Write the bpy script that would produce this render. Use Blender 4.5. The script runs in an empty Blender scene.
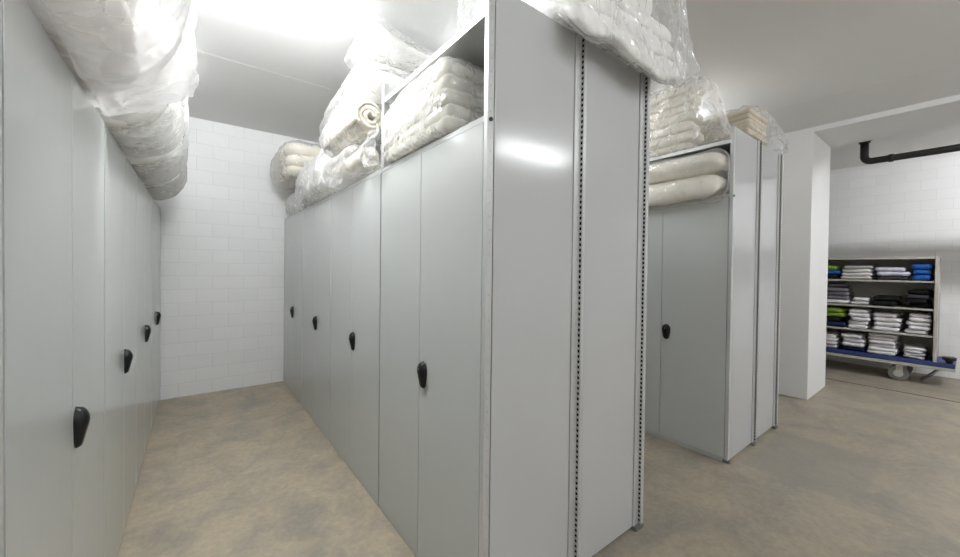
import bpy, bmesh, math, random
from mathutils import Vector, Matrix, noise

sc = bpy.context.scene
COL = sc.collection
R = random.Random(7)
N = noise.noise

# ------------------------------------------------------------------ materials
def nt(name):
    m = bpy.data.materials.new(name); m.use_nodes = True
    t = m.node_tree
    for n in list(t.nodes):
        if n.type == 'BSDF_PRINCIPLED': b = n
        else: o = n
    return m, t, b, o

def add(t, kind, **kw):
    n = t.nodes.new(kind)
    for k, v in kw.items():
        if k.startswith('i_'):
            key = k[2:]
            key = int(key) if key.isdigit() else key.replace('_', ' ')
            n.inputs[key].default_value = v
        else: setattr(n, k, v)
    return n

def rgb(c): return (c[0], c[1], c[2], 1)

def plain(name, col, rough=.5, metal=0, bump=0, bscale=60, var=0, vscale=3, spec=.5, coat=0):
    m, t, b, o = nt(name)
    b.inputs['Base Color'].default_value = rgb(col)
    b.inputs['Roughness'].default_value = rough
    b.inputs['Metallic'].default_value = metal
    b.inputs['Specular IOR Level'].default_value = spec
    b.inputs['Coat Weight'].default_value = coat
    tc = add(t, 'ShaderNodeTexCoord')
    if var:
        n = add(t, 'ShaderNodeTexNoise', i_Scale=vscale, i_Detail=5.0)
        t.links.new(tc.outputs['Object'], n.inputs['Vector'])
        mx = add(t, 'ShaderNodeMix', data_type='RGBA')
        mx.inputs[6].default_value = rgb([c * (1 - var) for c in col])
        mx.inputs[7].default_value = rgb([min(1, c * (1 + var)) for c in col])
        t.links.new(n.outputs[0], mx.inputs[0]); t.links.new(mx.outputs[2], b.inputs['Base Color'])
    if bump:
        n = add(t, 'ShaderNodeTexNoise', i_Scale=bscale, i_Detail=4.0)
        t.links.new(tc.outputs['Object'], n.inputs['Vector'])
        bp = add(t, 'ShaderNodeBump', i_Strength=bump, i_Distance=.01)
        t.links.new(n.outputs[0], bp.inputs['Height']); t.links.new(bp.outputs[0], b.inputs['Normal'])
    return m

def sheet_metal(name, col, rough):
    m, t, b, o = nt(name)
    b.inputs['Base Color'].default_value = rgb(col)
    b.inputs['Roughness'].default_value = rough
    tc = add(t, 'ShaderNodeTexCoord'); mp = add(t, 'ShaderNodeMapping')
    mp.inputs['Scale'].default_value = (9, 9, .5)
    n = add(t, 'ShaderNodeTexNoise', i_Scale=1.0, i_Detail=2.0)
    n2 = add(t, 'ShaderNodeTexNoise', i_Scale=900.0, i_Detail=1.0)
    t.links.new(tc.outputs['Object'], mp.inputs[0]); t.links.new(mp.outputs[0], n.inputs['Vector'])
    t.links.new(tc.outputs['Object'], n2.inputs['Vector'])
    b1 = add(t, 'ShaderNodeBump', i_Strength=.02, i_Distance=.02)
    b2 = add(t, 'ShaderNodeBump', i_Strength=.03, i_Distance=.001)
    t.links.new(n.outputs[0], b1.inputs['Height']); t.links.new(n2.outputs[0], b2.inputs['Height'])
    t.links.new(b1.outputs[0], b2.inputs['Normal']); t.links.new(b2.outputs[0], b.inputs['Normal'])
    return m

def brick_wall(name, col, axis):
    m, t, b, o = nt(name)
    b.inputs['Roughness'].default_value = .55
    tc = add(t, 'ShaderNodeTexCoord'); sp = add(t, 'ShaderNodeSeparateXYZ'); cb = add(t, 'ShaderNodeCombineXYZ')
    t.links.new(tc.outputs['Object'], sp.inputs[0])
    t.links.new(sp.outputs[axis], cb.inputs[0]); t.links.new(sp.outputs[2], cb.inputs[1])
    br = add(t, 'ShaderNodeTexBrick', i_Scale=1.0)
    br.inputs['Mortar Size'].default_value = .0045
    br.inputs['Mortar Smooth'].default_value = .6
    br.inputs['Brick Width'].default_value = .30
    br.inputs['Row Height'].default_value = .148
    br.inputs['Color1'].default_value = rgb(col)
    br.inputs['Color2'].default_value = rgb([c * .97 for c in col])
    br.inputs['Mortar'].default_value = rgb([c * .9 for c in col])
    t.links.new(cb.outputs[0], br.inputs['Vector'])
    t.links.new(br.outputs['Color'], b.inputs['Base Color'])
    n = add(t, 'ShaderNodeTexNoise', i_Scale=45.0, i_Detail=5.0)
    t.links.new(tc.outputs['Object'], n.inputs['Vector'])
    b1 = add(t, 'ShaderNodeBump', i_Strength=.45, i_Distance=.004); b1.invert = True
    b2 = add(t, 'ShaderNodeBump', i_Strength=.18, i_Distance=.006)
    t.links.new(br.outputs['Fac'], b1.inputs['Height']); t.links.new(n.outputs[0], b2.inputs['Height'])
    t.links.new(b1.outputs[0], b2.inputs['Normal']); t.links.new(b2.outputs[0], b.inputs['Normal'])
    return m

def concrete_floor():
    m, t, b, o = nt('concrete_floor')
    tc = add(t, 'ShaderNodeTexCoord')
    def noi(s, d, rough=.6, dist=0):
        n = add(t, 'ShaderNodeTexNoise', i_Scale=s, i_Detail=d, i_Roughness=rough, i_Distortion=dist)
        t.links.new(tc.outputs['Object'], n.inputs['Vector']); return n
    n1 = noi(.9, 6, .62, .4); n2 = noi(3.3, 8, .68, .6); n3 = noi(28, 6, .7)
    r1 = add(t, 'ShaderNodeValToRGB')
    e = r1.color_ramp.elements
    e[0].position = .38; e[0].color = (.32, .275, .215, 1)
    e[1].position = .62; e[1].color = (.455, .390, .295, 1)
    r2 = add(t, 'ShaderNodeValToRGB')
    e = r2.color_ramp.elements
    e[0].position = .36; e[0].color = (.305, .285, .25, 1)
    e[1].position = .60; e[1].color = (.53, .445, .32, 1)
    t.links.new(n1.outputs[0], r1.inputs[0]); t.links.new(n2.outputs[0], r2.inputs[0])
    mx = add(t, 'ShaderNodeMix', data_type='RGBA'); mx.inputs[0].default_value = .55
    t.links.new(r1.outputs[0], mx.inputs[6]); t.links.new(r2.outputs[0], mx.inputs[7])
    # fine speckle
    r3 = add(t, 'ShaderNodeValToRGB')
    e = r3.color_ramp.elements
    e[0].position = .3; e[0].color = (.84, .84, .84, 1); e[1].position = .7; e[1].color = (1.08, 1.08, 1.08, 1)
    t.links.new(n3.outputs[0], r3.inputs[0])
    mm = add(t, 'ShaderNodeMix', data_type='RGBA', blend_type='MULTIPLY'); mm.inputs[0].default_value = 1
    t.links.new(mx.outputs[2], mm.inputs[6]); t.links.new(r3.outputs[0], mm.inputs[7])
    # greyer repaired rectangle of screed in front of the second rack row
    sp = add(t, 'ShaderNodeSeparateXYZ'); t.links.new(tc.outputs['Object'], sp.inputs[0])
    def edge(sock, lo, hi, soft):
        a = add(t, 'ShaderNodeMapRange', interpolation_type='SMOOTHSTEP'); t.links.new(sock, a.inputs[0])
        a.inputs[1].default_value = lo - soft; a.inputs[2].default_value = lo + soft
        c = add(t, 'ShaderNodeMapRange', interpolation_type='SMOOTHSTEP'); t.links.new(sock, c.inputs[0])
        c.inputs[1].default_value = hi - soft; c.inputs[2].default_value = hi + soft
        c.inputs[3].default_value = 1; c.inputs[4].default_value = 0
        p = add(t, 'ShaderNodeMath', operation='MULTIPLY')
        t.links.new(a.outputs[0], p.inputs[0]); t.links.new(c.outputs[0], p.inputs[1]); return p
    ex = edge(sp.outputs[0], 3.28, 4.25, .04); ey = edge(sp.outputs[1], .38, 1.02, .03)
    pm = add(t, 'ShaderNodeMath', operation='MULTIPLY')
    t.links.new(ex.outputs[0], pm.inputs[0]); t.links.new(ey.outputs[0], pm.inputs[1])
    pf = add(t, 'ShaderNodeMath', operation='MULTIPLY'); pf.inputs[1].default_value = .6
    t.links.new(pm.outputs[0], pf.inputs[0])
    mp = add(t, 'ShaderNodeMix', data_type='RGBA'); mp.inputs[7].default_value = (.235, .215, .19, 1)
    # right-hand concrete darkened and greyed, a lower light level put into the colour
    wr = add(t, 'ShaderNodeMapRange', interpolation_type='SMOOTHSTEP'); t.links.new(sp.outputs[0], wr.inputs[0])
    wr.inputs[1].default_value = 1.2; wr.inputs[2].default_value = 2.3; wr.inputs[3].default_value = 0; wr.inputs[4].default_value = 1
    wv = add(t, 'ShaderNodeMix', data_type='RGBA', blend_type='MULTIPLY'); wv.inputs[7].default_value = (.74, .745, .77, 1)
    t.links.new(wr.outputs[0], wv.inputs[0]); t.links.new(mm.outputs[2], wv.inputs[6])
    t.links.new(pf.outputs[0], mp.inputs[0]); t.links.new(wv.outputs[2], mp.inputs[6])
    t.links.new(mp.outputs[2], b.inputs['Base Color'])
    b.inputs['Roughness'].default_value = .48
    b.inputs['Specular IOR Level'].default_value = .35
    bp = add(t, 'ShaderNodeBump', i_Strength=.12, i_Distance=.004)
    t.links.new(n3.outputs[0], bp.inputs['Height']); t.links.new(bp.outputs[0], b.inputs['Normal'])
    return m

def fabric(name, col, var=.05, bump=.35, bscale=16):
    m, t, b, o = nt(name)
    b.inputs['Roughness'].default_value = .9
    b.inputs['Specular IOR Level'].default_value = .15
    tc = add(t, 'ShaderNodeTexCoord')
    n = add(t, 'ShaderNodeTexNoise', i_Scale=9.0, i_Detail=6.0)
    t.links.new(tc.outputs['Object'], n.inputs['Vector'])
    mx = add(t, 'ShaderNodeMix', data_type='RGBA')
    mx.inputs[6].default_value = rgb([c * (1 - var) for c in col]); mx.inputs[7].default_value = rgb([min(1, c * (1 + var)) for c in col])
    t.links.new(n.outputs[0], mx.inputs[0]); t.links.new(mx.outputs[2], b.inputs['Base Color'])
    n2 = add(t, 'ShaderNodeTexNoise', i_Scale=bscale, i_Detail=7.0, i_Roughness=.65, i_Distortion=.8)
    t.links.new(tc.outputs['Object'], n2.inputs['Vector'])
    bp = add(t, 'ShaderNodeBump', i_Strength=bump, i_Distance=.02)
    t.links.new(n2.outputs[0], bp.inputs['Height']); t.links.new(bp.outputs[0], b.inputs['Normal'])
    return m

def film(name, lo=.10, hi=.55, tint=(.97, .97, .97), scale=9):
    m, t, b, o = nt(name)
    t.nodes.remove(b)
    tr = add(t, 'ShaderNodeBsdfTransparent'); tr.inputs[0].default_value = rgb(tint)
    df = add(t, 'ShaderNodeBsdfDiffuse'); df.inputs[0].default_value = (.92, .92, .92, 1)
    tl = add(t, 'ShaderNodeBsdfTranslucent'); tl.inputs[0].default_value = (.92, .92, .92, 1)
    gl = add(t, 'ShaderNodeBsdfGlossy'); gl.inputs[0].default_value = (1, 1, 1, 1); gl.inputs['Roughness'].default_value = .13
    tc = add(t, 'ShaderNodeTexCoord')
    n = add(t, 'ShaderNodeTexNoise', i_Scale=scale, i_Detail=5.0, i_Roughness=.6, i_Distortion=1.5)
    t.links.new(tc.outputs['Object'], n.inputs['Vector'])
    v = add(t, 'ShaderNodeTexVoronoi', feature='DISTANCE_TO_EDGE', i_Scale=scale * .8)
    wn = add(t, 'ShaderNodeVectorMath', operation='MULTIPLY_ADD'); wn.inputs[1].default_value = (.07, .07, .07)
    t.links.new(n.outputs[1], wn.inputs[0]); t.links.new(tc.outputs['Object'], wn.inputs[2])
    t.links.new(wn.outputs[0], v.inputs['Vector'])
    n.inputs['Detail'].default_value = 2.0; n.inputs['Distortion'].default_value = .6
    v2 = add(t, 'ShaderNodeTexVoronoi', feature='DISTANCE_TO_EDGE', i_Scale=scale * 2.3); t.links.new(wn.outputs[0], v2.inputs['Vector'])
    k = 7 / scale
    b1 = add(t, 'ShaderNodeBump', i_Strength=.35, i_Distance=.03 * k); t.links.new(n.outputs[0], b1.inputs['Height'])
    b3 = add(t, 'ShaderNodeBump', i_Strength=.8, i_Distance=.045 * k); t.links.new(v.outputs[0], b3.inputs['Height'])
    b2 = add(t, 'ShaderNodeBump', i_Strength=.6, i_Distance=.022 * k); t.links.new(v2.outputs[0], b2.inputs['Height'])
    t.links.new(b1.outputs[0], b3.inputs['Normal']); t.links.new(b3.outputs[0], b2.inputs['Normal'])
    for s in (df, gl, tl): t.links.new(b2.outputs[0], s.inputs['Normal'])
    m0 = add(t, 'ShaderNodeMixShader'); m0.inputs[0].default_value = .45
    t.links.new(df.outputs[0], m0.inputs[1]); t.links.new(tl.outputs[0], m0.inputs[2])
    fr = add(t, 'ShaderNodeLayerWeight'); fr.inputs[0].default_value = .35
    t.links.new(b2.outputs[0], fr.inputs['Normal'])
    mr = add(t, 'ShaderNodeMapRange'); t.links.new(fr.outputs['Facing'], mr.inputs[0])
    mr.inputs[3].default_value = lo; mr.inputs[4].default_value = hi
    m1 = add(t, 'ShaderNodeMixShader'); t.links.new(mr.outputs[0], m1.inputs[0])
    t.links.new(tr.outputs[0], m1.inputs[1]); t.links.new(m0.outputs[0], m1.inputs[2])
    fg = add(t, 'ShaderNodeMapRange'); t.links.new(fr.outputs['Fresnel'], fg.inputs[0])
    fg.inputs[3].default_value = .035; fg.inputs[4].default_value = .32
    m2 = add(t, 'ShaderNodeMixShader'); t.links.new(fg.outputs[0], m2.inputs[0])
    t.links.new(m1.outputs[0], m2.inputs[1]); t.links.new(gl.outputs[0], m2.inputs[2])
    t.links.new(m2.outputs[0], o.inputs[0])
    return m

def emitter(name, col, strength):
    m, t, b, o = nt(name)
    b.inputs['Base Color'].default_value = (.9, .9, .9, 1)
    b.inputs['Emission Color'].default_value = rgb(col); b.inputs['Emission Strength'].default_value = strength
    return m

PAINT = sheet_metal('grey_cabinet_paint', (.50, .515, .505), .15)
PANEL = sheet_metal('grey_panel_paint', (.52, .53, .535), .16)
POST = plain('galvanised_post', (.56, .57, .565), .38, .25)
SLOT_SHADE = plain('slot_shade', (.012, .012, .013), .9, 0, spec=.05)  # near-black colour painting the shade inside the post slots and holes
BLACK = plain('black_plastic', (.008, .008, .009), .42, spec=.35)
LOCK = plain('lock_metal', (.16, .16, .16), .35, 1)
FOOT = plain('grey_plastic_foot', (.16, .16, .16), .5)
WALL_X = brick_wall('white_block_wall_across', (.80, .80, .80), 0)
WALL_Y = brick_wall('white_block_wall_along', (.80, .80, .80), 1)
PLASTER = plain('white_plaster', (.78, .78, .775), .6, 0, .12, 30, .02, 2)
CEIL = plain('white_ceiling_paint', (.80, .80, .795), .65, 0, .10, 14, .025, 1.6)
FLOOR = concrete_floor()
DUVET = fabric('white_duvet', (.90, .89, .865))
CREAM = fabric('cream_blanket', (.84, .80, .71), .06)
BEIGE = fabric('beige_blanket', (.70, .63, .51), .08)
QUILT = fabric('quilted_cream', (.80, .78, .71), .05, .25, 22)
PINKISH = fabric('pale_beige_bedding', (.84, .80, .78), .05)
FILM = film('clear_film', .12, .55, scale=7)
HAZY = film('hazy_film', .15, .75, scale=4.5)
SHEER = film('sheer_film', .07, .46, scale=3.2)
CLEAR = film('very_clear_film', .035, .34, scale=6)
MILKY = film('milky_film', .20, .62, (.97, .97, .97), 3.2)
PIPE = plain('black_pipe', (.010, .010, .010), .45)
CARTM = plain('cart_beige_metal', (.46, .44, .40), .45)
CARTIN = plain('cart_inside', (.55, .53, .47), .6)
DECK = plain('cart_blue_deck', (.025, .045, .16), .5)
RUBBER = plain('grey_rubber_tyre', (.20, .20, .19), .6)
GALV = plain('zinc', (.5, .5, .5), .35, .8)
GROOVE = plain('dark_groove', (.05, .048, .045), .7)
GLOW = {}
def lampmat(k):
    if k not in GLOW: GLOW[k] = emitter('fluorescent_glow', (.975, 1.0, 1.02), k)
    return GLOW[k]
HOUSING = plain('white_housing', (.8, .8, .8), .4)

# ------------------------------------------------------------------ mesh helpers
def obj(name, bm, mat, parent=None, smooth=False, loc=None):
    me = bpy.data.meshes.new(name)
    bm.normal_update(); bm.to_mesh(me); bm.free()
    for m in (mat if isinstance(mat, (list, tuple)) else [mat]): me.materials.append(m)
    if smooth: me.polygons.foreach_set('use_smooth', [True] * len(me.polygons))
    o = bpy.data.objects.new(name, me); COL.objects.link(o)
    if parent: o.parent = parent
    if loc: o.location = loc
    return o

def thing(name, label, cat, loc=(0, 0, 0), group=None):
    o = bpy.data.objects.new(name, None); COL.objects.link(o); o.location = loc
    o.empty_display_size = .1
    return tag(o, label, cat, group)

def tag(o, label, cat, group=None):
    o['label'] = label; o['category'] = cat
    if group: o['group'] = group
    return o

def struct(name, bm, mat, smooth=False):
    o = obj(name, bm, mat, None, smooth); o['kind'] = 'structure'; return o

def box(bm, x0, x1, y0, y1, z0, z1, bev=0, mi=0):
    vs = [bm.verts.new((x, y, z)) for x in (x0, x1) for y in (y0, y1) for z in (z0, z1)]
    fs = [(0, 1, 3, 2), (4, 6, 7, 5), (0, 4, 5, 1), (2, 3, 7, 6), (0, 2, 6, 4), (1, 5, 7, 3)]
    out = [bm.faces.new([vs[i] for i in f]) for f in fs]
    for f in out: f.material_index = mi
    if bev:
        es = list({e for f in out for e in f.edges})
        r = bmesh.ops.bevel(bm, geom=es, offset=bev, segments=2, affect='EDGES', profile=.5)
        for f in r['faces']: f.material_index = mi
    return bm

def B(*a, **k):
    bm = bmesh.new(); return box(bm, *a, **k)

def cyl(bm, p0, p1, r0, r1=None, seg=20, caps=True, mi=0):
    p0 = Vector(p0); p1 = Vector(p1); r1 = r0 if r1 is None else r1
    d = (p1 - p0).normalized()
    a = d.cross(Vector((0, 0, 1)) if abs(d.z) < .9 else Vector((1, 0, 0))).normalized(); b = d.cross(a)
    A = []; C = []
    for i in range(seg):
        t = 2 * math.pi * i / seg; u = a * math.cos(t) + b * math.sin(t)
        A.append(bm.verts.new(p0 + u * r0)); C.append(bm.verts.new(p1 + u * r1))
    fs = []
    for i in range(seg):
        j = (i + 1) % seg; f = bm.faces.new((A[i], A[j], C[j], C[i])); f.smooth = True; fs.append(f)
    if caps: fs.append(bm.faces.new(A[::-1])); fs.append(bm.faces.new(C))
    for f in fs: f.material_index = mi
    return bm

def pathtube(bm, pts, r, seg=16):
    pts = [Vector(p) for p in pts]; rings = []
    for i, p in enumerate(pts):
        d = (pts[min(i + 1, len(pts) - 1)] - pts[max(i - 1, 0)]).normalized()
        a = Vector((1, 0, 0)); a = (a - d * a.dot(d)).normalized(); b = d.cross(a)
        rings.append([bm.verts.new(p + (a * math.cos(2 * math.pi * k / seg) + b * math.sin(2 * math.pi * k / seg)) * r) for k in range(seg)])
    for A, C in zip(rings, rings[1:]):
        for k in range(seg):
            j = (k + 1) % seg; f = bm.faces.new((A[k], A[j], C[j], C[k])); f.smooth = True
    bm.faces.new(rings[0][::-1]); bm.faces.new(rings[-1])

def axis_pts(h, r, n, m=4):
    """sample positions -h..h, m segments in each rounded margin"""
    r = min(r, h * .999); a = [-h + r * i / m for i in range(m + 1)]
    mid = [-h + r + (2 * h - 2 * r) * i / n for i in range(1, n)] if h - r > 1e-4 else []
    return a + mid + [-x for x in a[::-1]][(1 if h - r <= 1e-4 else 0):]

def rbox(bm, c, h, r, n, disp=None, warp=None, m=4):
    """soft rounded box, centre c, half sizes h, corner radius r (number or per axis), n segments per axis"""
    rr = (r, r, r) if not isinstance(r, (list, tuple)) else r
    rr = [min(rr[i], h[i] * .999) for i in range(3)]
    ax = [axis_pts(h[i], rr[i], n[i], m) for i in range(3)]
    L = [len(a) - 1 for a in ax]; V = {}
    c = Vector(c)
    def vert(i, j, k):
        q = V.get((i, j, k))
        if q: return q
        P = (ax[0][i], ax[1][j], ax[2][k])
        inn = [max(-(h[a] - rr[a]), min(h[a] - rr[a], P[a])) for a in range(3)]
        d = Vector([(P[a] - inn[a]) / rr[a] for a in range(3)])
        d.normalize()
        p = Vector([inn[a] + rr[a] * d[a] for a in range(3)])
        nn = Vector([d[a] / rr[a] for a in range(3)]).normalized()
        co = p + c
        if disp: co = co + nn * disp(co, nn)
        if warp: co = warp(co)
        q = V[(i, j, k)] = bm.verts.new(co); return q
    for a in range(3):
        b, d = (a + 1) % 3, (a + 2) % 3
        for side in (0, L[a]):
            for i in range(L[b]):
                for j in range(L[d]):
                    ids = []
                    for (u, v) in ((i, j), (i + 1, j), (i + 1, j + 1), (i, j + 1)):
                        k = [0, 0, 0]; k[a] = side; k[b] = u; k[d] = v; ids.append(vert(*k))
                    if side == 0: ids.reverse()
                    f = bm.faces.new(ids); f.smooth = True
    return bm

def ridge(p): return 1 - 2 * abs(N(p))

def soft_disp(seed, amp=.010, f=6, amp2=.004, f2=19):
    s = Vector((seed * 3.17, seed * 1.71, seed * 7.3))
    def d(p, n):
        return amp * N((p + s) * f) + amp2 * ridge((p + s) * f2)
    return d

def film_disp(seed, amp=.016, f=5, amp2=.010, f2=13, st=(1, 1, 1)):
    s = Vector((seed * 2.3, seed * 5.1, seed * .77)); S = Vector(st)
    def d(p, n):
        q = Vector(((p.x + s.x) * S.x, (p.y + s.y) * S.y, (p.z + s.z) * S.z))
        w = q + Vector((N(q * 3.1), N(q * 3.1 + Vector((9, 2, 4))), N(q * 3.1 + Vector((1, 7, 3))))) * .12
        return amp * (ridge(w * f)) + amp2 * ridge(w * f2) + .004 * ridge(w * f2 * 2.3)
    return d

def flap(bm, quad, n=14, m=14, amp=.02, f=9, seed=1, dirv=(0, -1, 0)):
    """loose crumpled sheet of film between four corners"""
    q = [Vector(p) for p in quad]; dv = Vector(dirv); s = Vector((seed * 1.9, seed * 4.4, seed))
    g = []
    for i in range(n + 1):
        row = []
        for j in range(m + 1):
            u, v = i / n, j / m
            p = (q[0] * (1 - u) + q[1] * u) * (1 - v) + (q[3] * (1 - u) + q[2] * u) * v
            p = p + dv * (amp * ridge((p + s) * f) + amp * .5 * N((p + s) * f * 2.7)) + Vector((N(p * 7 + s), N(p * 7 - s), N(p * 6 + s * 2))) * amp * .7
            row.append(bm.verts.new(p))
        g.append(row)
    for i in range(n):
        for j in range(m):
            fc = bm.faces.new((g[i][j], g[i + 1][j], g[i + 1][j + 1], g[i][j + 1])); fc.smooth = True

# ------------------------------------------------------------------ room
H_C = 3.09
YW = 5.24
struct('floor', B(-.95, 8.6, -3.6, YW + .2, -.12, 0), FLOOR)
struct('ceiling', B(-.95, 6.6, -3.6, YW + .2, H_C, H_C + .15), CEIL)
struct('ceiling_alcove', B(6.395, 8.6, -3.6, 3.4, 3.16, 3.31), CEIL)
struct('wall_end', B(-1.1, 5.525, YW, YW + .2, 0, H_C), WALL_X)
struct('wall_left', B(-1.1, -.9, -3.6, YW, 0, H_C), WALL_Y)
struct('wall_back', B(-1.1, 8.6, -3.8, -3.6, 0, 3.3), WALL_X)
struct('wall_right', B(5.525, 6.393, 1.09, YW + .2, 0, H_C, bev=.006), PLASTER)
struct('wall_far', B(8.4, 8.6, -3.6, 3.4, 0, 3.2), WALL_Y)
struct('wall_alcove', B(6.393, 8.6, 3.4, 3.6, 0, 3.2), WALL_X)
struct('trim_1', B(5.525, 6.393, -3.6, 1.09, 3.035, H_C), PLASTER)          # lintel over the opening
struct('trim_2', B(6.868, 6.886, -3.6, 3.4, 0, .0025), GROOVE)              # thin metal joint in the floor
bm = bmesh.new()
for (x0, x1, y0, y1) in ((-.9, 1.9, 3.596, 3.606), (4.655, 4.668, -3.6, 5.2), (3.5, 4.13, .88, .892), (.6, 2.4, 2.63, 2.637), (5.08, 5.09, -3.6, .35)):
    box(bm, x0, x1, y0, y1, H_C - .0009, H_C + .01)
struct('trim_3', bm, CEIL)                                                  # formwork seams of the concrete ceiling

# ------------------------------------------------------------------ lamps
LP = (590, 66, 142, 116, 400, 34, 120, 34)
def lamp(loc, label, power, along='x', L=1.5, drop=.0):
    """bare-tube batten; drop = length of the suspension rods"""
    t = thing('ceiling_light', label, 'light', loc, 'fluorescent ceiling battens')
    def orient(bm):
        if along != 'x': bmesh.ops.rotate(bm, verts=bm.verts, matrix=Matrix.Rotation(math.pi / 2, 3, 'Z'))
        return bm
    hx = L / 2; zb = -drop
    bm = bmesh.new(); box(bm, -hx, hx, -.022, .022, zb - .04, zb, bev=.005)
    obj('housing', orient(bm), HOUSING, t)
    e = hx - .02
    bm = bmesh.new(); cyl(bm, (-e, 0, zb - .078), (e, 0, zb - .078), .017, seg=14); obj('tube', orient(bm), lampmat(power), t)
    for q in (-1, 1):
        a = q * (hx - .012)
        bm = bmesh.new(); box(bm, a - .012, a + .012, -.016, .016, zb - .1, zb - .035, bev=.003); obj('tube_holder', orient(bm), HOUSING, t)
        if drop:
            bm = bmesh.new(); cyl(bm, (q * hx * .7, 0, 0), (q * hx * .7, 0, zb), .006, seg=8); obj('rod', orient(bm), GALV, t)
    return t
lamp((.26, 2.14, H_C), 'short fluorescent batten on the ceiling over the left cabinet aisle', LP[0], L=.56, drop=.03)
lamp((1.85, 1.95, H_C), 'fluorescent batten on the ceiling above the back of the middle row', LP[6], L=.6)
lamp((2.65, 2.2, H_C), 'added unseen fluorescent batten on the ceiling over the aisle between the rack rows', LP[7], L=.8)  # unseen fill light, added to brighten the fronts of the bagged stacks
lamp((3.95, 1.9, H_C), 'fluorescent batten on the ceiling over the second rack row', LP[1], L=.8)
lamp((3.62, -1.36, H_C), 'fluorescent batten on the ceiling before the second rack row', LP[2], L=1.3)
lamp((.75, -1.36, H_C), 'fluorescent batten on the ceiling behind the camera', LP[3])
lamp((6.465, -1.2, 3.16), 'added unseen fluorescent batten behind the lintel of the alcove', LP[4], 'y')  # unseen lamp, added out of sight behind the lintel to light the far wall
lamp((-.47, 3.7, H_C), 'added unseen fluorescent batten on the ceiling over the left cabinet row', LP[5], L=.8)  # unseen fill light above the bags, added to brighten the far aisle

# ------------------------------------------------------------------ cabinets
def handle_bm(zc=.935):
    """black shield-shaped swivel handle on a door face at local x = 0, bulging towards -x"""
    bm = bmesh.new(); rows = 18; cols = 14; g = []
    for i in range(rows + 1):
        v = i / rows; z = .066 - .132 * v
        w = .034 * (max(0, 1 - (max(0, .34 - v) / .34) ** 2)) ** .5 if v < .34 else .034 - .015 * ((v - .34) / .66) ** 1.5
        if v > .82: w *= max(0.0, 1 - ((v - .82) / .18) ** 2) ** .5
        w = max(w, .0015)
        dep = (.032 * max(0, 1 - (1 - v / .36) ** 2) ** .5 if v < .36 else .032 - .019 * ((v - .36) / .64)) * min(1, (w / .016)) ** .6
        ring = []
        for j in range(cols + 1):
            a = math.pi * j / cols
            ring.append(bm.verts.new((-dep * math.sin(a) ** .7 if 0 < j < cols else 0, -w * math.cos(a), zc + z)))
        g.append(ring)
    for i in range(rows):
        for j in range(cols):
            f = bm.faces.new((g[i][j], g[i][j + 1], g[i + 1][j + 1], g[i + 1][j])); f.smooth = True
    # finger recess grip and lock
    cyl(bm, (-.026, 0, zc + .030), (-.0315, 0, zc + .030), .0065, seg=16, mi=1)
    bmesh.ops.recalc_face_normals(bm, faces=bm.faces)
    return bm

W = 1.019; D = .57; HT = 2.04; HP = 2.54
def slotted_post(x0, x1, y1, z1, xs, face):
    """upright: flat strip with a column of small holes, then a fin standing 19 mm proud (towards -y)
    whose side, looking towards face (-1 = -x, 1 = +x) at x = xs, carries the row of shelf slots"""
    bm = bmesh.new(); pr = -.019
    def bx(a, b, *r, mi=0): box(bm, min(a, b), max(a, b), *r, mi=mi)
    bx(x0, x1, 0, y1, 0, z1)
    a, e = (x0, xs) if face < 0 else (xs, x1)                 # flat strip
    h = a + (e - a) * (.62 if face < 0 else .38)
    bx(a, h - .002, -.004, 0, 0, z1); bx(h + .002, e, -.004, 0, 0, z1)
    bx(h - .002, h + .002, -.0012, 0, 0, z1, mi=1)  # dark strip, painted shade behind the small holes
    k = 0
    while k * .05 < z1:
        bx(h - .002, h + .002, -.004, -.0012, k * .05, min(z1, k * .05 + .044)); k += 1
    i = -face                                                   # inwards from the slotted side
    fe = x1 if face < 0 else x0
    bx(xs, xs + i * .003, pr, -.0148, 0, z1); bx(xs, xs + i * .003, -.0018, 0, 0, z1)
    k = 0
    while k * .025 < z1:
        bx(xs, xs + i * .003, -.0148, -.0018, k * .025, min(z1, k * .025 + .0110)); k += 1
    bx(xs + i * .003, xs + i * .0045, pr, 0, 0, z1, mi=1)  # dark strip, painted shade behind the shelf slots
    bx(xs + i * .0045, fe, pr, 0, 0, z1)
    bx(xs + i * .003, xs + i * .0045, pr - .0005, pr, 0, z1); bx(xs, fe, pr, 0, z1, z1 + .002)
    return bm

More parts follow.
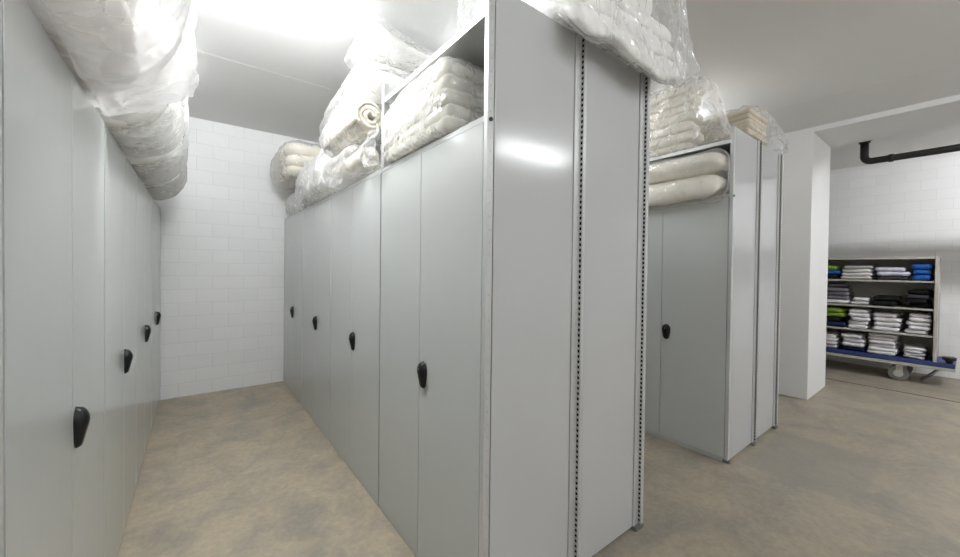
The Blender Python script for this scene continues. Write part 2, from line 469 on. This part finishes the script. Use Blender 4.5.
def cabinet(loc, label, group, flip=False, handle_far=False, end=False, shelf=False, posts=True, handle=True):
    """two-door metal cabinet; local: front at x=0 facing -x, width along +y"""
    t = thing('storage_cabinet', label, 'cabinet', loc, group)
    def P(name, bm, mat, parent=None, smooth=False):
        if flip:
            bmesh.ops.transform(bm, matrix=Matrix.Diagonal((-1, 1, 1, 1)), verts=bm.verts)
            bmesh.ops.reverse_faces(bm, faces=bm.faces)
        return obj(name, bm, mat, parent or t, smooth)
    bm = bmesh.new()
    box(bm, .022, D - .004, .024 if end else .004, W - .004, .004, HT - .004)
    P('body', bm, PAINT)
    bm = bmesh.new(); box(bm, .003, .022, .003, W - .003, HT - .024, HT, bev=.0015); P('top_rail', bm, PAINT)
    bm = bmesh.new(); box(bm, .006, .022, .003, W - .003, 0, .03, bev=.0015); P('plinth', bm, PAINT)
    y0 = .026 if end else .0055; y1 = W - .0055; mid = W / 2 + (.012 if end else 0)
    for k, (a, b) in enumerate(((y0, mid - .0018), (mid + .0018, y1))):
        bm = bmesh.new(); box(bm, 0, .019, a, b, .034, HT - .027, bev=.001)
        d = P('door', bm, PAINT)
        if handle and k == (1 if handle_far else 0):
            hb = handle_bm(.935)
            bmesh.ops.translate(hb, verts=hb.verts, vec=(0, (mid + .040) if handle_far else (mid - .046), 0))
            P('handle', hb, [BLACK, LOCK], d)
    if end:
        if not flip:
            bm = bmesh.new()                                   # corner upright with a row of round-looking holes
            box(bm, 0, .003, .0, .022, 0, HP); box(bm, .003, .030, .018, .022, 0, HP)
            box(bm, .003, .0135, 0, .003, 0, HP); box(bm, .0175, .030, 0, .003, 0, HP)
            k = 0
            while k * .05 < HP:
                box(bm, .0135, .0175, 0, .003, k * .05 + .003, min(HP, k * .05 + .05 - .003)); k += 1
            P('post', bm, POST)
            bm = bmesh.new(); box(bm, .037, .508, .002, .018, .02, HP, bev=.002); P('end_panel', bm, PANEL)
            P('post', slotted_post(.508, .560, .03, HP, .553, -1), [POST, SLOT_SHADE])
            fx = ((-.001, .032), (.507, .563))
            bm = bmesh.new(); cyl(bm, (.015, -.0005, HT - .02), (.015, -.006, HT - .02), .008, seg=14); P('bolt', bm, BLACK)
        else:
            bm = bmesh.new(); box(bm, D - .030, D - .001, .0, .02, .02, HP, bev=.001); P('flange', bm, POST)
            bm = bmesh.new(); box(bm, .076, D - .032, .002, .018, .02, HP, bev=.002); P('end_panel', bm, PANEL)
            bm = slotted_post(.0, .074, .03, HP, .027, 1); P('post', bm, [POST, SLOT_SHADE])
            fx = ((-.003, .075),)
        for a, b in fx:
            bm = bmesh.new(); box(bm, a, b, -.009 if b < .05 else -.022, .034, 0, .024, bev=.003); P('foot', bm, FOOT)
    if posts:
        for x0 in (.0, D - .034):
            bm = bmesh.new()
            box(bm, x0, x0 + .003, W - .036, W - .002, HT, HP - .01)
            box(bm, x0 + .003, x0 + .030, W - .006, W - .002, HT, HP - .01)
            box(bm, x0 + .003, x0 + .030, W - .036, W - .033, HT, HP - .01)
            P('post', bm, POST)
    if shelf:
        bm = bmesh.new()
        box(bm, .002, .005, .024, W - .04, 2.419, 2.447); box(bm, .005, .022, .024, W - .04, 2.419, 2.422)
        box(bm, .005, D - .036, .024, W - .04, 2.443, 2.447)
        P('top_shelf', bm, POST)
        bm = bmesh.new(); box(bm, D - .03, D - .026, .022, W - .002, HT, 2.443); P('back_sheet', bm, PAINT)
    return t

BX, CX, AX = .877, 3.19, -.30
Y0 = 1.112
gB = 'grey two-door cabinets along the right of the aisle'
lb = ['nearest grey cabinet of the middle row, under the quilt on its open top shelf',
      'grey cabinet of the middle row under the rolled duvets, second from the free end',
      'grey cabinet of the middle row, third from the free end, under the slumped white bundle',
      'grey cabinet of the middle row standing against the white end wall']
for k in range(4):
    cabinet((BX, Y0 + .003 + k * (W + .002), 0), lb[k], gB, end=(k == 0), shelf=(k == 0), posts=(k in (0, 2)))
cabinet((BX + 2 * D, Y0 + .003, 0), 'grey cabinet back to back with the middle row, showing only its slotted end panel', gB, flip=True, end=True, posts=False)
gC = 'grey cabinets of the second rack row'
CY = 1.080
cabinet((CX, CY, 0), 'grey cabinet at the free end of the second rack row, under two wrapped duvets', gC, end=True, shelf=True)
cabinet((CX + 2 * D, CY, 0), 'grey cabinet back to back behind the second rack row, slotted end panel nearest the passage', gC, flip=True, end=True, posts=False)
gA = 'grey two-door cabinets along the left of the aisle'
la = ['grey cabinet at the very left edge of the photo, mostly out of frame',
      'nearest full grey cabinet of the left row, with the largest black handle',
      'grey cabinet of the left row, second full one from the camera',
      'grey cabinet of the left row, second from the end wall',
      'grey cabinet of the left row standing against the white end wall']
for k in range(5):
    cabinet((AX, 1.150 + (k - 1) * (W + .001) , 0), la[k], gA, flip=True, handle_far=True, posts=False)

# ------------------------------------------------------------------ bagged bedding
CL = [None]
def ground(bm, z=.0035):
    '''keep bedding on what it lies on: nothing below z over the cabinet top (CL = (xmin, xmax) of the support)'''
    if CL[0]:
        for v in bm.verts:
            if CL[0][0] < v.co.x < CL[0][1] and v.co.y > CL[0][2] and v.co.z < z: v.co.z = z
    return bm
def layers_x(t, name, mat, x, y, z0, zt, n, seed, r=.9, warp=None, seg=(14, 12, 2), jit=.02, amp=.010):
    """n folded layers stacked in z, in the box x=(x0,x1) y=(y0,y1) z0..zt, local coords"""
    rr = random.Random(seed); th = (zt - z0) / n
    for k in range(n):
        a = [rr.uniform(-jit, jit) for _ in range(4)]
        x0, x1, y0, y1 = x[0] + a[0], x[1] + a[1], y[0] + a[2], y[1] + a[3]
        bm = bmesh.new()
        rbox(bm, ((x0 + x1) / 2, (y0 + y1) / 2, z0 + th * (k + .5)), ((x1 - x0) / 2, (y1 - y0) / 2, th * .515), (th * r, th * r, th * (.5 if r > .7 else .36)), seg,
             soft_disp(seed * 10 + k, amp, 5.5, amp * .35, 17), warp)
        obj(name, ground(bm, .005), mat, t)

def layers_y(t, name, mat, x, y0, yt, z, n, seed, warp=None, seg=(14, 2, 14), jit=.02, amp=.012):
    rr = random.Random(seed); th = (yt - y0) / n
    for k in range(n):
        a = [rr.uniform(-jit, jit) for _ in range(3)]
        x0, x1, z0, z1 = x[0] + a[0], x[1] + a[1], z[0], z[1] + a[2]
        bm = bmesh.new()
        rbox(bm, ((x0 + x1) / 2, y0 + th * (k + .5), (z0 + z1) / 2), ((x1 - x0) / 2, th * .54, (z1 - z0) / 2), (.22, th * .5, .22), seg,
             soft_disp(seed * 10 + k, amp, 5, amp * .4, 16), warp)
        obj(name, ground(bm, .005), mat, t)

def wrap(t, x, y, z, r, n, seed, mat=None, amp=.014, amp2=.008, f=5, f2=13, st=(1, 1, 1), warp=None, flaps=()):
    bm = bmesh.new()
    rbox(bm, ((x[0] + x[1]) / 2, (y[0] + y[1]) / 2, (z[0] + z[1]) / 2), ((x[1] - x[0]) / 2, (y[1] - y[0]) / 2, (z[1] - z[0]) / 2), r, n,
         film_disp(seed, amp, f, amp2, f2, st), warp, m=8)
    for i, fl in enumerate(flaps): flap(bm, seed=seed + i, **fl)
    return obj('plastic_bag', ground(bm), mat or FILM, t)

def roll(t, c, L, Rr, turns, thick, seed, mat=DUVET, squash=1.0):
    """rolled duvet along +y from c, spiral end towards -y"""
    bm = bmesh.new(); s = Vector((seed * 1.3, seed, seed * 2.1))
    n = int(turns * 22); prof = []
    for i in range(n + 1):
        a = 2 * math.pi * turns * i / n; rad = .016 + (Rr - .016 - thick / 2) * (i / n)
        prof.append((a, rad))
    ny = 22; rings = []
    for q in range(ny + 1):
        yy = L * q / ny; outer, inner = [], []
        for a, rad in prof:
            wv = 1 + .07 * N(Vector((math.cos(a) * 1.5, yy * 4, math.sin(a) * 1.5)) + s)
            e = math.sin(math.pi * min(1, (yy + .01) / .07) / 2) ** .5 if yy < .07 else 1
            for off, lst in ((thick * .47 * e, outer), (-thick * .47 * e, inner)):
                rr = max(.004, (rad + off)) * wv
                jog = .015 * N(Vector((a * .7, 0, 0)) + s) if q == 0 else 0
                lst.append(bm.verts.new((c[0] + rr * math.cos(a), c[1] + yy + jog, c[2] + rr * math.sin(a) * squash)))
        rings.append(outer + inner[::-1])
    M = len(rings[0])
    for A, C in zip(rings, rings[1:]):
        for k in range(M):
            j = (k + 1) % M; f = bm.faces.new((A[k], C[k], C[j], A[j])); f.smooth = True
    for ring, rev in ((rings[0], False), (rings[-1], True)):
        h = M // 2
        for k in range(h - 1):
            f = [ring[k], ring[k + 1], ring[M - 2 - k], ring[M - 1 - k]]
            bm.faces.new(f if not rev else f[::-1])
    bmesh.ops.recalc_face_normals(bm, faces=bm.faces)
    obj('rolled_duvet', bm, mat, t)

# ---- on the left row
CL[0] = (-9, -.275, -9)
gl = 'bagged bedding on top of the left cabinets'
def overhang(x_in, drop):
    def w(p):
        k = max(0, min(1, (p.x - x_in) / .3))
        return Vector((p.x, p.y, p.z - drop * k * k * max(0, 1 - (p.z - .0) / .5)))
    return w
t = thing('bedding_bag', 'large loose clear bag of pale bedding bulging over the nearest left cabinet', 'bag', (0, 0, HT), gl)
layers_x(t, 'pillow', PINKISH, (-.80, -.14), (1.27, 1.98), .012, .90, 4, 31, seg=(10, 10, 3), jit=.03, amp=.02)
wrap(t, (-.80, -.06), (1.17, 2.06), (.012, .98), .17, (30, 40, 36), 3, MILKY, .045, .016, 2.4, 6, (1.2, .8, .9),
     flaps=[dict(quad=[(-.06, 1.25, .70), (-.27, 1.4, .03), (-.27, 1.95, .03), (-.01, 2.06, .14)], amp=.03, f=4, dirv=(1, 0, 0), n=26, m=26)])
for q, (ya, yb, lbl, nl) in enumerate(((2.17, 2.91, 'tightly wrapped white duvets second from the camera on the left cabinets', 5),
                                       (2.97, 3.74, 'tightly wrapped white duvets second from the end wall on the left cabinets', 5),
                                       (3.80, 4.62, 'tightly wrapped white duvets nearest the end wall on the left cabinets', 5))):
    t = thing('bedding_bag', lbl, 'bag', (0, 0, HT), gl)
    xo = (-.055, -.065, -.085)[q]; zt = (.62, .56, .52)[q]
    layers_y(t, 'folded_duvet', DUVET, (-.80, xo - .02), ya + .02, yb - .02, (.014, zt), nl, 41 + q, jit=.012)
    wrap(t, (-.82, xo), (ya, yb), (.010, zt + .02), (.24, .13, .24), (22, 30, 22), 14 + q, FILM, .012, .008, 5, 12, (.5, 2.2, .6))

# ---- on the middle row
CL[0] = (-.03, 9, -9)
gm = 'bagged bedding on top of the middle cabinets'
t = thing('quilt_bag', 'cream quilt in netted film under the open top shelf of the nearest middle cabinet', 'bag', (BX, Y0, HT), gm)
def qdisp(p, n, s=0):
    return .010 * abs(math.sin(math.pi * p.y / .115)) ** .6 * (abs(n.x)) + .008 * abs(math.sin(math.pi * p.x / .14)) ** .6 * abs(n.y) + .005 * N(p * 9)
th = .32 / 5
def qwarp(p): return Vector((p.x + .05 * max(0, p.y - .75), p.y, p.z - .20 * max(0, p.y - .62) * min(1, p.z / .2)))
for k in range(5):
    bm = bmesh.new(); j = (.0, .012, -.006, .01, .004)[k]
    rbox(bm, (.235 + j, .605, .012 + th * (k + .5)), (.25, .345 - abs(j), th * .53), (.03, .035, th * .42), (16, 26, 2), lambda p, n, k=k: qdisp(p + Vector((0, k * .03, 0)), n), qwarp)
    obj('quilt_fold', ground(bm, .005), QUILT, t)
wrap(t, (-.045, .50), (.24, .955), (.008, .335), .07, (18, 28, 16), 5, FILM, .008, .008, 6, 14, warp=qwarp,
     flaps=[dict(quad=[(-.05, .93, .0), (-.05, .95, .26), (-.06, 1.18, .14), (-.05, 1.16, .01)], amp=.022, f=10, dirv=(-1, 0, 0))])

CL[0] = None
t = thing('duvet_roll_bag', 'upper rolled white duvet in clear film beside the rack post', 'bag', (BX - .018, 2.26, 2.392), gm)
roll(t, (0, .0, 0), .70, .108, 2.6, .034, 2, CREAM)
wrap(t, (-.122, .122), (.045, .76), (-.118, .122), .115, (10, 28, 10), 21, FILM, .009, .007, 6, 14, (1, .8, 1))
CL[0] = None
t = thing('duvet_roll_bag', 'lower rolled white duvet in clear film resting on the cabinet edge', 'bag', (BX - .004, 2.32, HT + .118), gm)
roll(t, (0, .0, 0), .62, .082, 2.2, .032, 5, CREAM)
wrap(t, (-.115, .10), (.045, .69), (-.092, .084), .086, (10, 22, 10), 22, FILM, .007, .006, 6, 14, (1, .8, 1),
     flaps=[dict(quad=[(-.09, .14, .0), (-.09, .58, .0), (-.10, .54, -.13), (-.085, .24, -.15)], amp=.018, f=9, dirv=(-1, 0, 0))])
def puff(x0, x1, y0, y1, zt, tilt=0, corner=(0, 0, 0), slope=0):
    cx, cy = (x0 + x1) / 2, (y0 + y1) / 2
    def w(p):
        u = (p.x - cx) / ((x1 - x0) / 2); v = (p.y - cy) / ((y1 - y0) / 2)
        k = max(.0, 1 - .5 * abs(u) ** 3 - .5 * abs(v) ** 3); mid = zt * .5
        z = mid + (p.z - mid) * (.30 + .70 * k)
        c = max(0, (-u + .1) / 1.1) ** 2 * max(0, (-v + .1) / 1.1) ** 2
        q = Vector((p.x - .02 * abs(v) ** 4 * u, p.y, z - tilt * (p.x - x0) - slope * max(0, v) ** 2))
        return q + Vector(corner) * c
    return w
CL[0] = None
t = thing('bedding_bag', 'puffy white duvet bag with a pointed corner lying on the rolled duvets', 'bag', (BX, 2.3, 2.525), gm)
kw = dict(corner=(-.02, .0, .06), slope=.10)
bm = bmesh.new()
rbox(bm, (.34, .56, .142), (.36, .52, .124), (.10, .10, .12), (18, 26, 4), soft_disp(61, .02, 4, .008, 12), puff(-.05, .72, 0, 1.1, .285, **kw)); obj('folded_duvet', bm, DUVET, t)
wrap(t, (-.05, .74), (.0, 1.12), (-.0, .285), .10, (24, 34, 14), 25, FILM, .012, .010, 4, 11, warp=puff(-.05, .74, 0, 1.12, .285, **kw))
t = thing('bedding_bag', 'topmost flat white duvet bag just under the ceiling on the middle cabinets', 'bag', (BX, 2.28, 2.875), gm)
kw = dict(tilt=.06, corner=(-.03, .0, .12))
bm = bmesh.new()
rbox(bm, (.36, .26, .07), (.36, .22, .058), (.09, .09, .055), (18, 14, 4), soft_disp(62, .008, 5, .005, 14), puff(-.02, .74, .02, .50, .14, **kw)); obj('folded_duvet', bm, DUVET, t)
wrap(t, (-.03, .76), (.0, .53), (.0, .14), .06, (24, 20, 10), 26, FILM, .008, .007, 5, 12, warp=puff(-.03, .76, 0, .53, .14, **kw))
CL[0] = (-.03, 9, -9)
t = thing('bedding_bag', 'slumped white bundle in film drooping over the cabinet edge behind the rolls', 'bag', (BX, 3.07, HT), gm)
def slump(p): return Vector((p.x, p.y, p.z - .04 * max(0, min(1, (-p.x - .03) / .07))))
bm = bmesh.new(); rbox(bm, (.2, .51, .19), (.27, .48, .175), .14, (12, 20, 6), soft_disp(71, .025, 4, .01, 11), slump); obj('folded_duvet', ground(bm, .005), DUVET, t)
wrap(t, (-.10, .5), (0, 1.02), (.012, .385), .14, (18, 28, 14), 28, FILM, .016, .012, 4.5, 11, warp=slump)
t = thing('bedding_bag', 'round cream bundle sticking out by the end wall on the middle cabinets', 'bag', (BX, 4.15, HT), gm)
layers_x(t, 'folded_blanket', CREAM, (-.15, .42), (.08, .86), .345, .71, 3, 81, seg=(10, 12, 3), amp=.016, jit=.03)
wrap(t, (-.175, .44), (.05, .92), (.34, .73), .15, (16, 24, 14), 29, FILM, .014, .010, 5, 12)
t = thing('bedding_bag', 'small wrapped white bundle on the far cabinet, beneath the round cream bundle', 'bag', (BX, 4.25, HT), gm)
bm = bmesh.new(); rbox(bm, (.25, .42, .14), (.235, .36, .125), .11, (10, 12, 5), soft_disp(85, .02, 5, .008, 14)); obj('folded_duvet', ground(bm, .005), DUVET, t)
wrap(t, (-.005, .5), (.03, .82), (.008, .275), .11, (16, 20, 12), 30, FILM, .012, .010, 6, 13)

CL[0] = (-9, 9, -.026)
t = thing('bedding_bag', 'big clear bag of folded white duvets hanging over the slotted end panel', 'bag', (BX, Y0, HP), gm)
def droop(p):
    k = max(0, -(p.y + .030)) / .13
    wv = .020 * math.sin(p.x * 11 + .6) + .010 * math.sin(p.x * 23)
    return Vector((p.x, p.y, p.z - .15 * k * max(0, 1 - max(0, p.z) / .7) + wv * min(1, .15 + k) * max(0, 1 - max(0, p.z) / .5)))
yy = -.125
for k in range(3):
    bm = bmesh.new(); th = .088; st = (.0, .02, .045)[k]
    rbox(bm, (.80 + .012 * k, .255 + st / 2, .022 + th * (k + .5)), (.44 - .01 * k, .395 - st / 2, th * .54), (.07, .05, th * .5), (26, 14, 2), soft_disp(91 + k, .014, 5, .006, 15), droop)
    obj('folded_duvet', ground(bm, .005), DUVET, t)
bm = bmesh.new(); rbox(bm, (.80, .34, .40), (.40, .36, .125), .11, (20, 16, 6), soft_disp(95, .022, 4, .010, 11), droop); obj('pillow', ground(bm, .005), DUVET, t)
wrap(t, (.33, 1.27), (-.155, .74), (.012, .515), .06, (40, 30, 24), 33, SHEER, .008, .009, 5, 13, (1, 1, .7), warp=droop,
     flaps=[dict(quad=[(1.22, -.12, .40), (1.24, -.13, -.02), (1.52, -.11, .10), (1.50, -.10, .14)], amp=.022, f=8),
            dict(quad=[(.30, -.02, .03), (.48, -.10, .02), (.50, -.10, .30), (.30, .0, .30)], amp=.02, f=8)])
CL[0] = (-.0, 9, -9)
t = thing('bedding_bag', 'low white bundle lying on the top shelf of the nearest middle cabinet', 'bag', (BX, Y0, 2.447), gm)
bm = bmesh.new(); rbox(bm, (.21, .36, .05), (.11, .24, .044), .044, (10, 14, 3), soft_disp(98, .008, 6, .004, 15)); obj('folded_duvet', ground(bm, .005), DUVET, t)
wrap(t, (.085, .325), (.10, .62), (.003, .102), .048, (12, 18, 6), 34, FILM, .004, .004, 7, 15)

# ---- on the second rack row
g2 = 'bagged bedding on the second rack row'
t = thing('bedding_bag', 'two long wrapped cream duvets under the shelf of the second rack row', 'bag', (CX, CY, HT), g2)
CL[0] = (-.012, 9, -9)
def hang(p): return Vector((p.x, p.y - .045 * max(0, min(1, (-p.x - .02) / .08)) * max(0, min(1, (.3 - p.y) / .25)), p.z - .075 * max(0, min(1, (-p.x - .02) / .06)) * max(0, 1 - p.z / .2)))
layers_x(t, 'folded_duvet', CREAM, (-.12, .40), (.055, .93), .006, .335, 2, 101, seg=(14, 20, 5), jit=.008, amp=.008, warp=hang)
wrap(t, (-.135, .42), (.036, .955), (.004, .332), .09, (18, 26, 16), 35, CLEAR, .006, .006, 4, 12, (1, .5, 1), warp=hang)
CL[0] = (-9, 9, -9)
t = thing('bedding_bag', 'tall stack of folded cream blankets in film on the shelf of the second rack row', 'bag', (CX, CY, 2.447), g2)
layers_x(t, 'folded_blanket', CREAM, (.02, .24), (.31, .92), .006, .56, 7, 111, r=.6, seg=(12, 14, 2), jit=.02, amp=.012)
def lean(p): return Vector((p.x, p.y + .16 * max(0, min(1, p.z / .55)) * max(0, min(1, (.5 - p.y) / .4)), p.z))
wrap(t, (.003, .262), (.07, .94), (.004, .58), .06, (20, 30, 24), 36, HAZY, .010, .014, 6, 13, warp=lean)
t = thing('bedding_bag', 'flat pile of beige blankets in film across the top of the last slotted panel', 'bag', (CX, CY, HP), g2)
layers_x(t, 'folded_blanket', BEIGE, (.335, .76), (.0, .48), .006, .225, 6, 121, r=.6, seg=(14, 12, 2), jit=.014, amp=.007)
def sag(p): return Vector((p.x, p.y, p.z - (.22 * max(0, (p.x - .72)) ** 1.1) * (1 if p.z > .08 else .12)))
wrap(t, (.315, 1.13), (-.04, .54), (.004, .24), .05, (34, 22, 12), 37, CLEAR, .010, .016, 5, 12, warp=sag)
CL[0] = (-9, .03, -9)
t = thing('bedding_bag', 'crumpled bag sticking out at cabinet-top height behind the last slotted panel', 'bag', (CX + 2 * D, CY, HT), g2)
bm = bmesh.new(); rbox(bm, (.06, .37, .10), (.20, .27, .085), .08, (10, 12, 4), soft_disp(131, .015, 6, .008, 14)); obj('folded_duvet', ground(bm, .005), DUVET, t)
wrap(t, (-.2, .33), (.075, .68), (.006, .21), .09, (18, 20, 12), 38, MILKY, .012, .010, 6, 13)

# ------------------------------------------------------------------ pipe in the alcove
t = thing('drain_pipe', 'black pipe dropping from the ceiling flange and running along the far wall', 'pipe', (6.75, .832, 3.16))
bm = bmesh.new(); rb = .07
pts = [(0, 0, 0), (0, 0, -.298 + rb)] + [(0, -rb + rb * math.cos(a), -.298 + rb - rb * math.sin(a)) for a in [math.pi / 2 * i / 8 for i in range(1, 9)]] + [(0, -4.2, -.298)]
pathtube(bm, pts, .040); obj('pipe', bm, PIPE, t)
bm = bmesh.new(); cyl(bm, (0, 0, 0), (0, 0, -.022), .105, .095, seg=28); cyl(bm, (0, 0, -.02), (0, 0, -.06), .055, seg=24); obj('flange', bm, PIPE, t)
bm = bmesh.new(); cyl(bm, (0, -.21, -.298), (0, -.25, -.298), .048, seg=22); obj('coupling', bm, PIPE, t)
bm = bmesh.new(); cyl(bm, (0, -2.5, 0), (0, -2.5, -.2), .008, seg=8); cyl(bm, (0, -2.48, -.298), (0, -2.52, -.298), .047, seg=22); obj('hanger', bm, GALV, t)

# ------------------------------------------------------------------ laundry cart
K = (7.55, 0, 0)
ct = thing('laundry_cart', 'beige shelf trolley on wheels with a blue deck, holding folded laundry', 'trolley', K)
CYA, CYB, CD = .235, 1.78, .58
bm = bmesh.new(); box(bm, 0, .62, .085, 1.93, .262, .318, bev=.008); obj('deck', bm, DECK, ct)
bm = bmesh.new(); box(bm, -.004, .624, .083, 1.932, .222, .260, bev=.004); obj('deck_rim', bm, CARTM, ct)
for ya, yb in ((CYA, CYA + .032), (CYB - .032, CYB)):
    bm = bmesh.new(); box(bm, 0, .035, ya, yb, .318, 1.675, bev=.004); box(bm, CD - .035, CD, ya, yb, .318, 1.675, bev=.004)
    box(bm, .035, CD - .035, ya + .010, ya + .020, .318, 1.675); obj('side_panel', bm, CARTM, ct)
bm = bmesh.new(); box(bm, 0, CD, CYA + .032, CYB - .032, 1.645, 1.675, bev=.003); obj('top_board', bm, CARTM, ct)
bm = bmesh.new(); box(bm, CD - .012, CD, CYA + .032, CYB - .032, .32, 1.645); obj('back_panel', bm, CARTIN, ct)
SZ = (1.358, .995, .648)
for z in SZ:
    bm = bmesh.new(); box(bm, .006, CD - .014, CYA + .033, CYB - .033, z - .022, z, bev=.002); obj('shelf', bm, CARTM, ct)
for cx_, cy_ in ((.07, .54), (.55, .54), (.07, 1.48), (.55, 1.48)):
    bm = bmesh.new(); box(bm, cx_ - .05, cx_ + .05, cy_ - .05, cy_ + .05, .212, .222); box(bm, cx_ - .035, cx_ - .028, cy_ - .02, cy_ + .045, .085, .214, bev=.002)
    box(bm, cx_ + .028, cx_ + .035, cy_ - .02, cy_ + .045, .085, .214, bev=.002); c_ = obj('caster', bm, GALV, ct)
    bm = bmesh.new(); cyl(bm, (cx_ - .022, cy_ + .02, .098), (cx_ + .022, cy_ + .02, .098), .098, seg=32); obj('wheel', bm, RUBBER, c_)
    bm = bmesh.new(); cyl(bm, (cx_ - .040, cy_ + .02, .098), (cx_ + .040, cy_ + .02, .098), .046, seg=24); obj('hub', bm, CARTM, c_)
bm = bmesh.new(); cyl(bm, (.04, .135, .318), (.04, .135, .365), .025, .04, seg=20); cyl(bm, (.04, .135, .365), (.04, .135, .40), .06, seg=24); obj('bumper', bm, BLACK, ct)
bm = bmesh.new(); pathtube(bm, [(.16, .17, .322), (.16, .13, .335), (.16, .105, .35), (.3, .105, .352), (.46, .105, .35), (.46, .13, .335), (.46, .17, .322)], .010); obj('push_bar', bm, GALV, ct)
bm = bmesh.new()
pathtube(bm, [(.30, .20, .215), (.30, .27, .12), (.30, .37, .018)], .016, 10); pathtube(bm, [(.36, .20, .215), (.36, .27, .12), (.36, .37, .018)], .016, 10); obj('tow_bar', bm, GALV, ct)

# folded laundry, every piece a thing
def yof(u): return 1.266 - (u - 830) * .00949
GM = {}
def gmat(k):
    c = {'white': (.74, .72, .74), 'lavender': (.60, .60, .70), 'blue': (.02, .10, .36), 'navy': (.015, .02, .07), 'black': (.010, .010, .011),
         'green': (.21, .34, .05), 'grey': (.17, .165, .19), 'dark grey': (.05, .05, .06), 'off-white': (.72, .70, .66), 'pale grey': (.42, .41, .43)}[k]
    if k not in GM: GM[k] = fabric('cloth_' + k.replace(' ', '_').replace('-', '_'), c, .06, .5, 24)
    return GM[k]
ORD = ['bottom', 'second from bottom', 'third from bottom', 'fourth from bottom', 'fifth from bottom', 'sixth from bottom']
def pos(i, n):
    if n == 1: return 'single'
    if i == n - 1: return 'topmost'
    return ORD[i]
def pile(u0, u1, z, h, cols, where, seed, tilt=0, depth=.42, xoff=.03):
    rr = random.Random(seed); n = len(cols); th = h / n
    y1, y0 = yof(u0), yof(u1); half = (y1 - y0) / 2 - .002
    for i, c in enumerate(cols):
        hw = half * rr.uniform(.84, 1.0); dx = rr.uniform(-.012, .035); dy = rr.uniform(-1, 1) * (half - hw) * .8 + tilt * i * .028
        sd = seed * 7 + i
        bm = bmesh.new()
        def wv(p, s=sd, lo=(i == 0)):
            return Vector((p.x, p.y, max(-th * .495, min(th * .495, p.z + .009 * N(Vector((p.x * 5, p.y * 7, s)))))))
        rbox(bm, (0, 0, 0), (depth / 2, hw, th * .47), (.05, .035, th * .46), (9, 12, 2), soft_disp(sd, .007, 9, .004, 26), wv, m=3)
        o = obj('folded_garment', bm, gmat(c), None, loc=(K[0] + xoff + depth / 2 + dx, (y0 + y1) / 2 + dy, z + .003 + th * (i + .5)))
        if tilt: o.rotation_euler = (tilt * .10, 0, rr.uniform(-.06, .06))
        else: o.rotation_euler = (0, 0, rr.uniform(-.09, .09))
        tag(o, f'{c} garment, {pos(i, n)} of the {where}', 'clothing', 'folded laundry on the trolley')
z1, z2, z3 = SZ; z4 = .318
pile(805, 842, z1, .20, ['black', 'blue', 'green'], 'mixed pile behind pillar, top trolley shelf', 1)
pile(842, 877, z1, .20, ['off-white', 'white', 'off-white', 'pale grey'], 'white pile on top trolley shelf', 2)
pile(878, 912, z1, .175, ['dark grey', 'lavender', 'lavender'], 'pale lavender pile, top trolley shelf', 3)
pile(914, 934, z1, .22, ['blue', 'blue', 'blue'], 'blue pile on top trolley shelf', 4)
pile(815, 852, z2, .29, ['white', 'grey', 'grey', 'grey', 'dark grey'], 'grey pile on second trolley shelf', 5)
pile(853, 874, z2, .10, ['white', 'white'], 'low white pile, second trolley shelf', 6)
pile(875, 904, z2, .14, ['black', 'black'], 'low black pile, second trolley shelf', 7)
pile(909, 933, z2, .235, ['black', 'black', 'dark grey', 'black'], 'tall black pile, second trolley shelf', 8)
pile(812, 848, z3, .28, ['navy', 'black', 'green', 'green'], 'green and black pile, third shelf', 9)
pile(851, 874, z3, .28, ['white'] * 5, 'white pile beside green pile, third shelf', 10)
pile(877, 906, z3, .25, ['white'] * 4, 'middle white pile, third trolley shelf', 11)
pile(909, 933, z3, .27, ['white'] * 5, 'white pile against side panel, third shelf', 12)
pile(806, 841, z4, .21, ['white'] * 4, 'white pile behind pillar, blue deck', 13)
pile(843, 871, z4, .24, ['navy', 'white', 'white', 'white'], 'white pile on navy cloth, blue deck', 14)
pile(873, 902, z4, .288, ['white'] * 6, 'tallest white pile, blue deck', 15)
pile(907, 929, z4, .15, ['pale grey', 'white', 'white', 'white'], 'slumped white pile, blue deck end', 16)

# ------------------------------------------------------------------ camera
f_px, yaw, pitch, rl, cy0 = 372.81, .6513, .0124, .0117, 273.44
F = Vector((math.sin(yaw) * math.cos(pitch), math.cos(yaw) * math.cos(pitch), -math.sin(pitch)))
Rv = Vector((math.cos(yaw), -math.sin(yaw), 0)); U = Rv.cross(F)
R2 = Rv * math.cos(rl) + U * math.sin(rl); U2 = -Rv * math.sin(rl) + U * math.cos(rl)
cam = bpy.data.cameras.new('camera'); co = bpy.data.objects.new('camera', cam); COL.objects.link(co)
cam.sensor_width = 36; cam.sensor_fit = 'HORIZONTAL'; cam.lens = f_px * 36 / 960
cam.shift_y = (cy0 - 278.5) / 960; cam.clip_start = .02
M = Matrix((R2, U2, -F)).transposed().to_4x4(); M.translation = (0, 0, 1.45)
co.matrix_world = M
sc.camera = co

w = bpy.data.worlds.new('world'); sc.world = w; w.use_nodes = True
w.node_tree.nodes['Background'].inputs[0].default_value = (.5, .5, .5, 1)
w.node_tree.nodes['Background'].inputs[1].default_value = .05
sc.view_settings.view_transform = 'Standard'; sc.view_settings.look = 'None'; sc.view_settings.gamma = 1
sc.view_settings.exposure = 0.0
try:
    sc.cycles.transparent_max_bounces = 24; sc.cycles.max_bounces = 14; sc.cycles.diffuse_bounces = 7
except Exception: pass
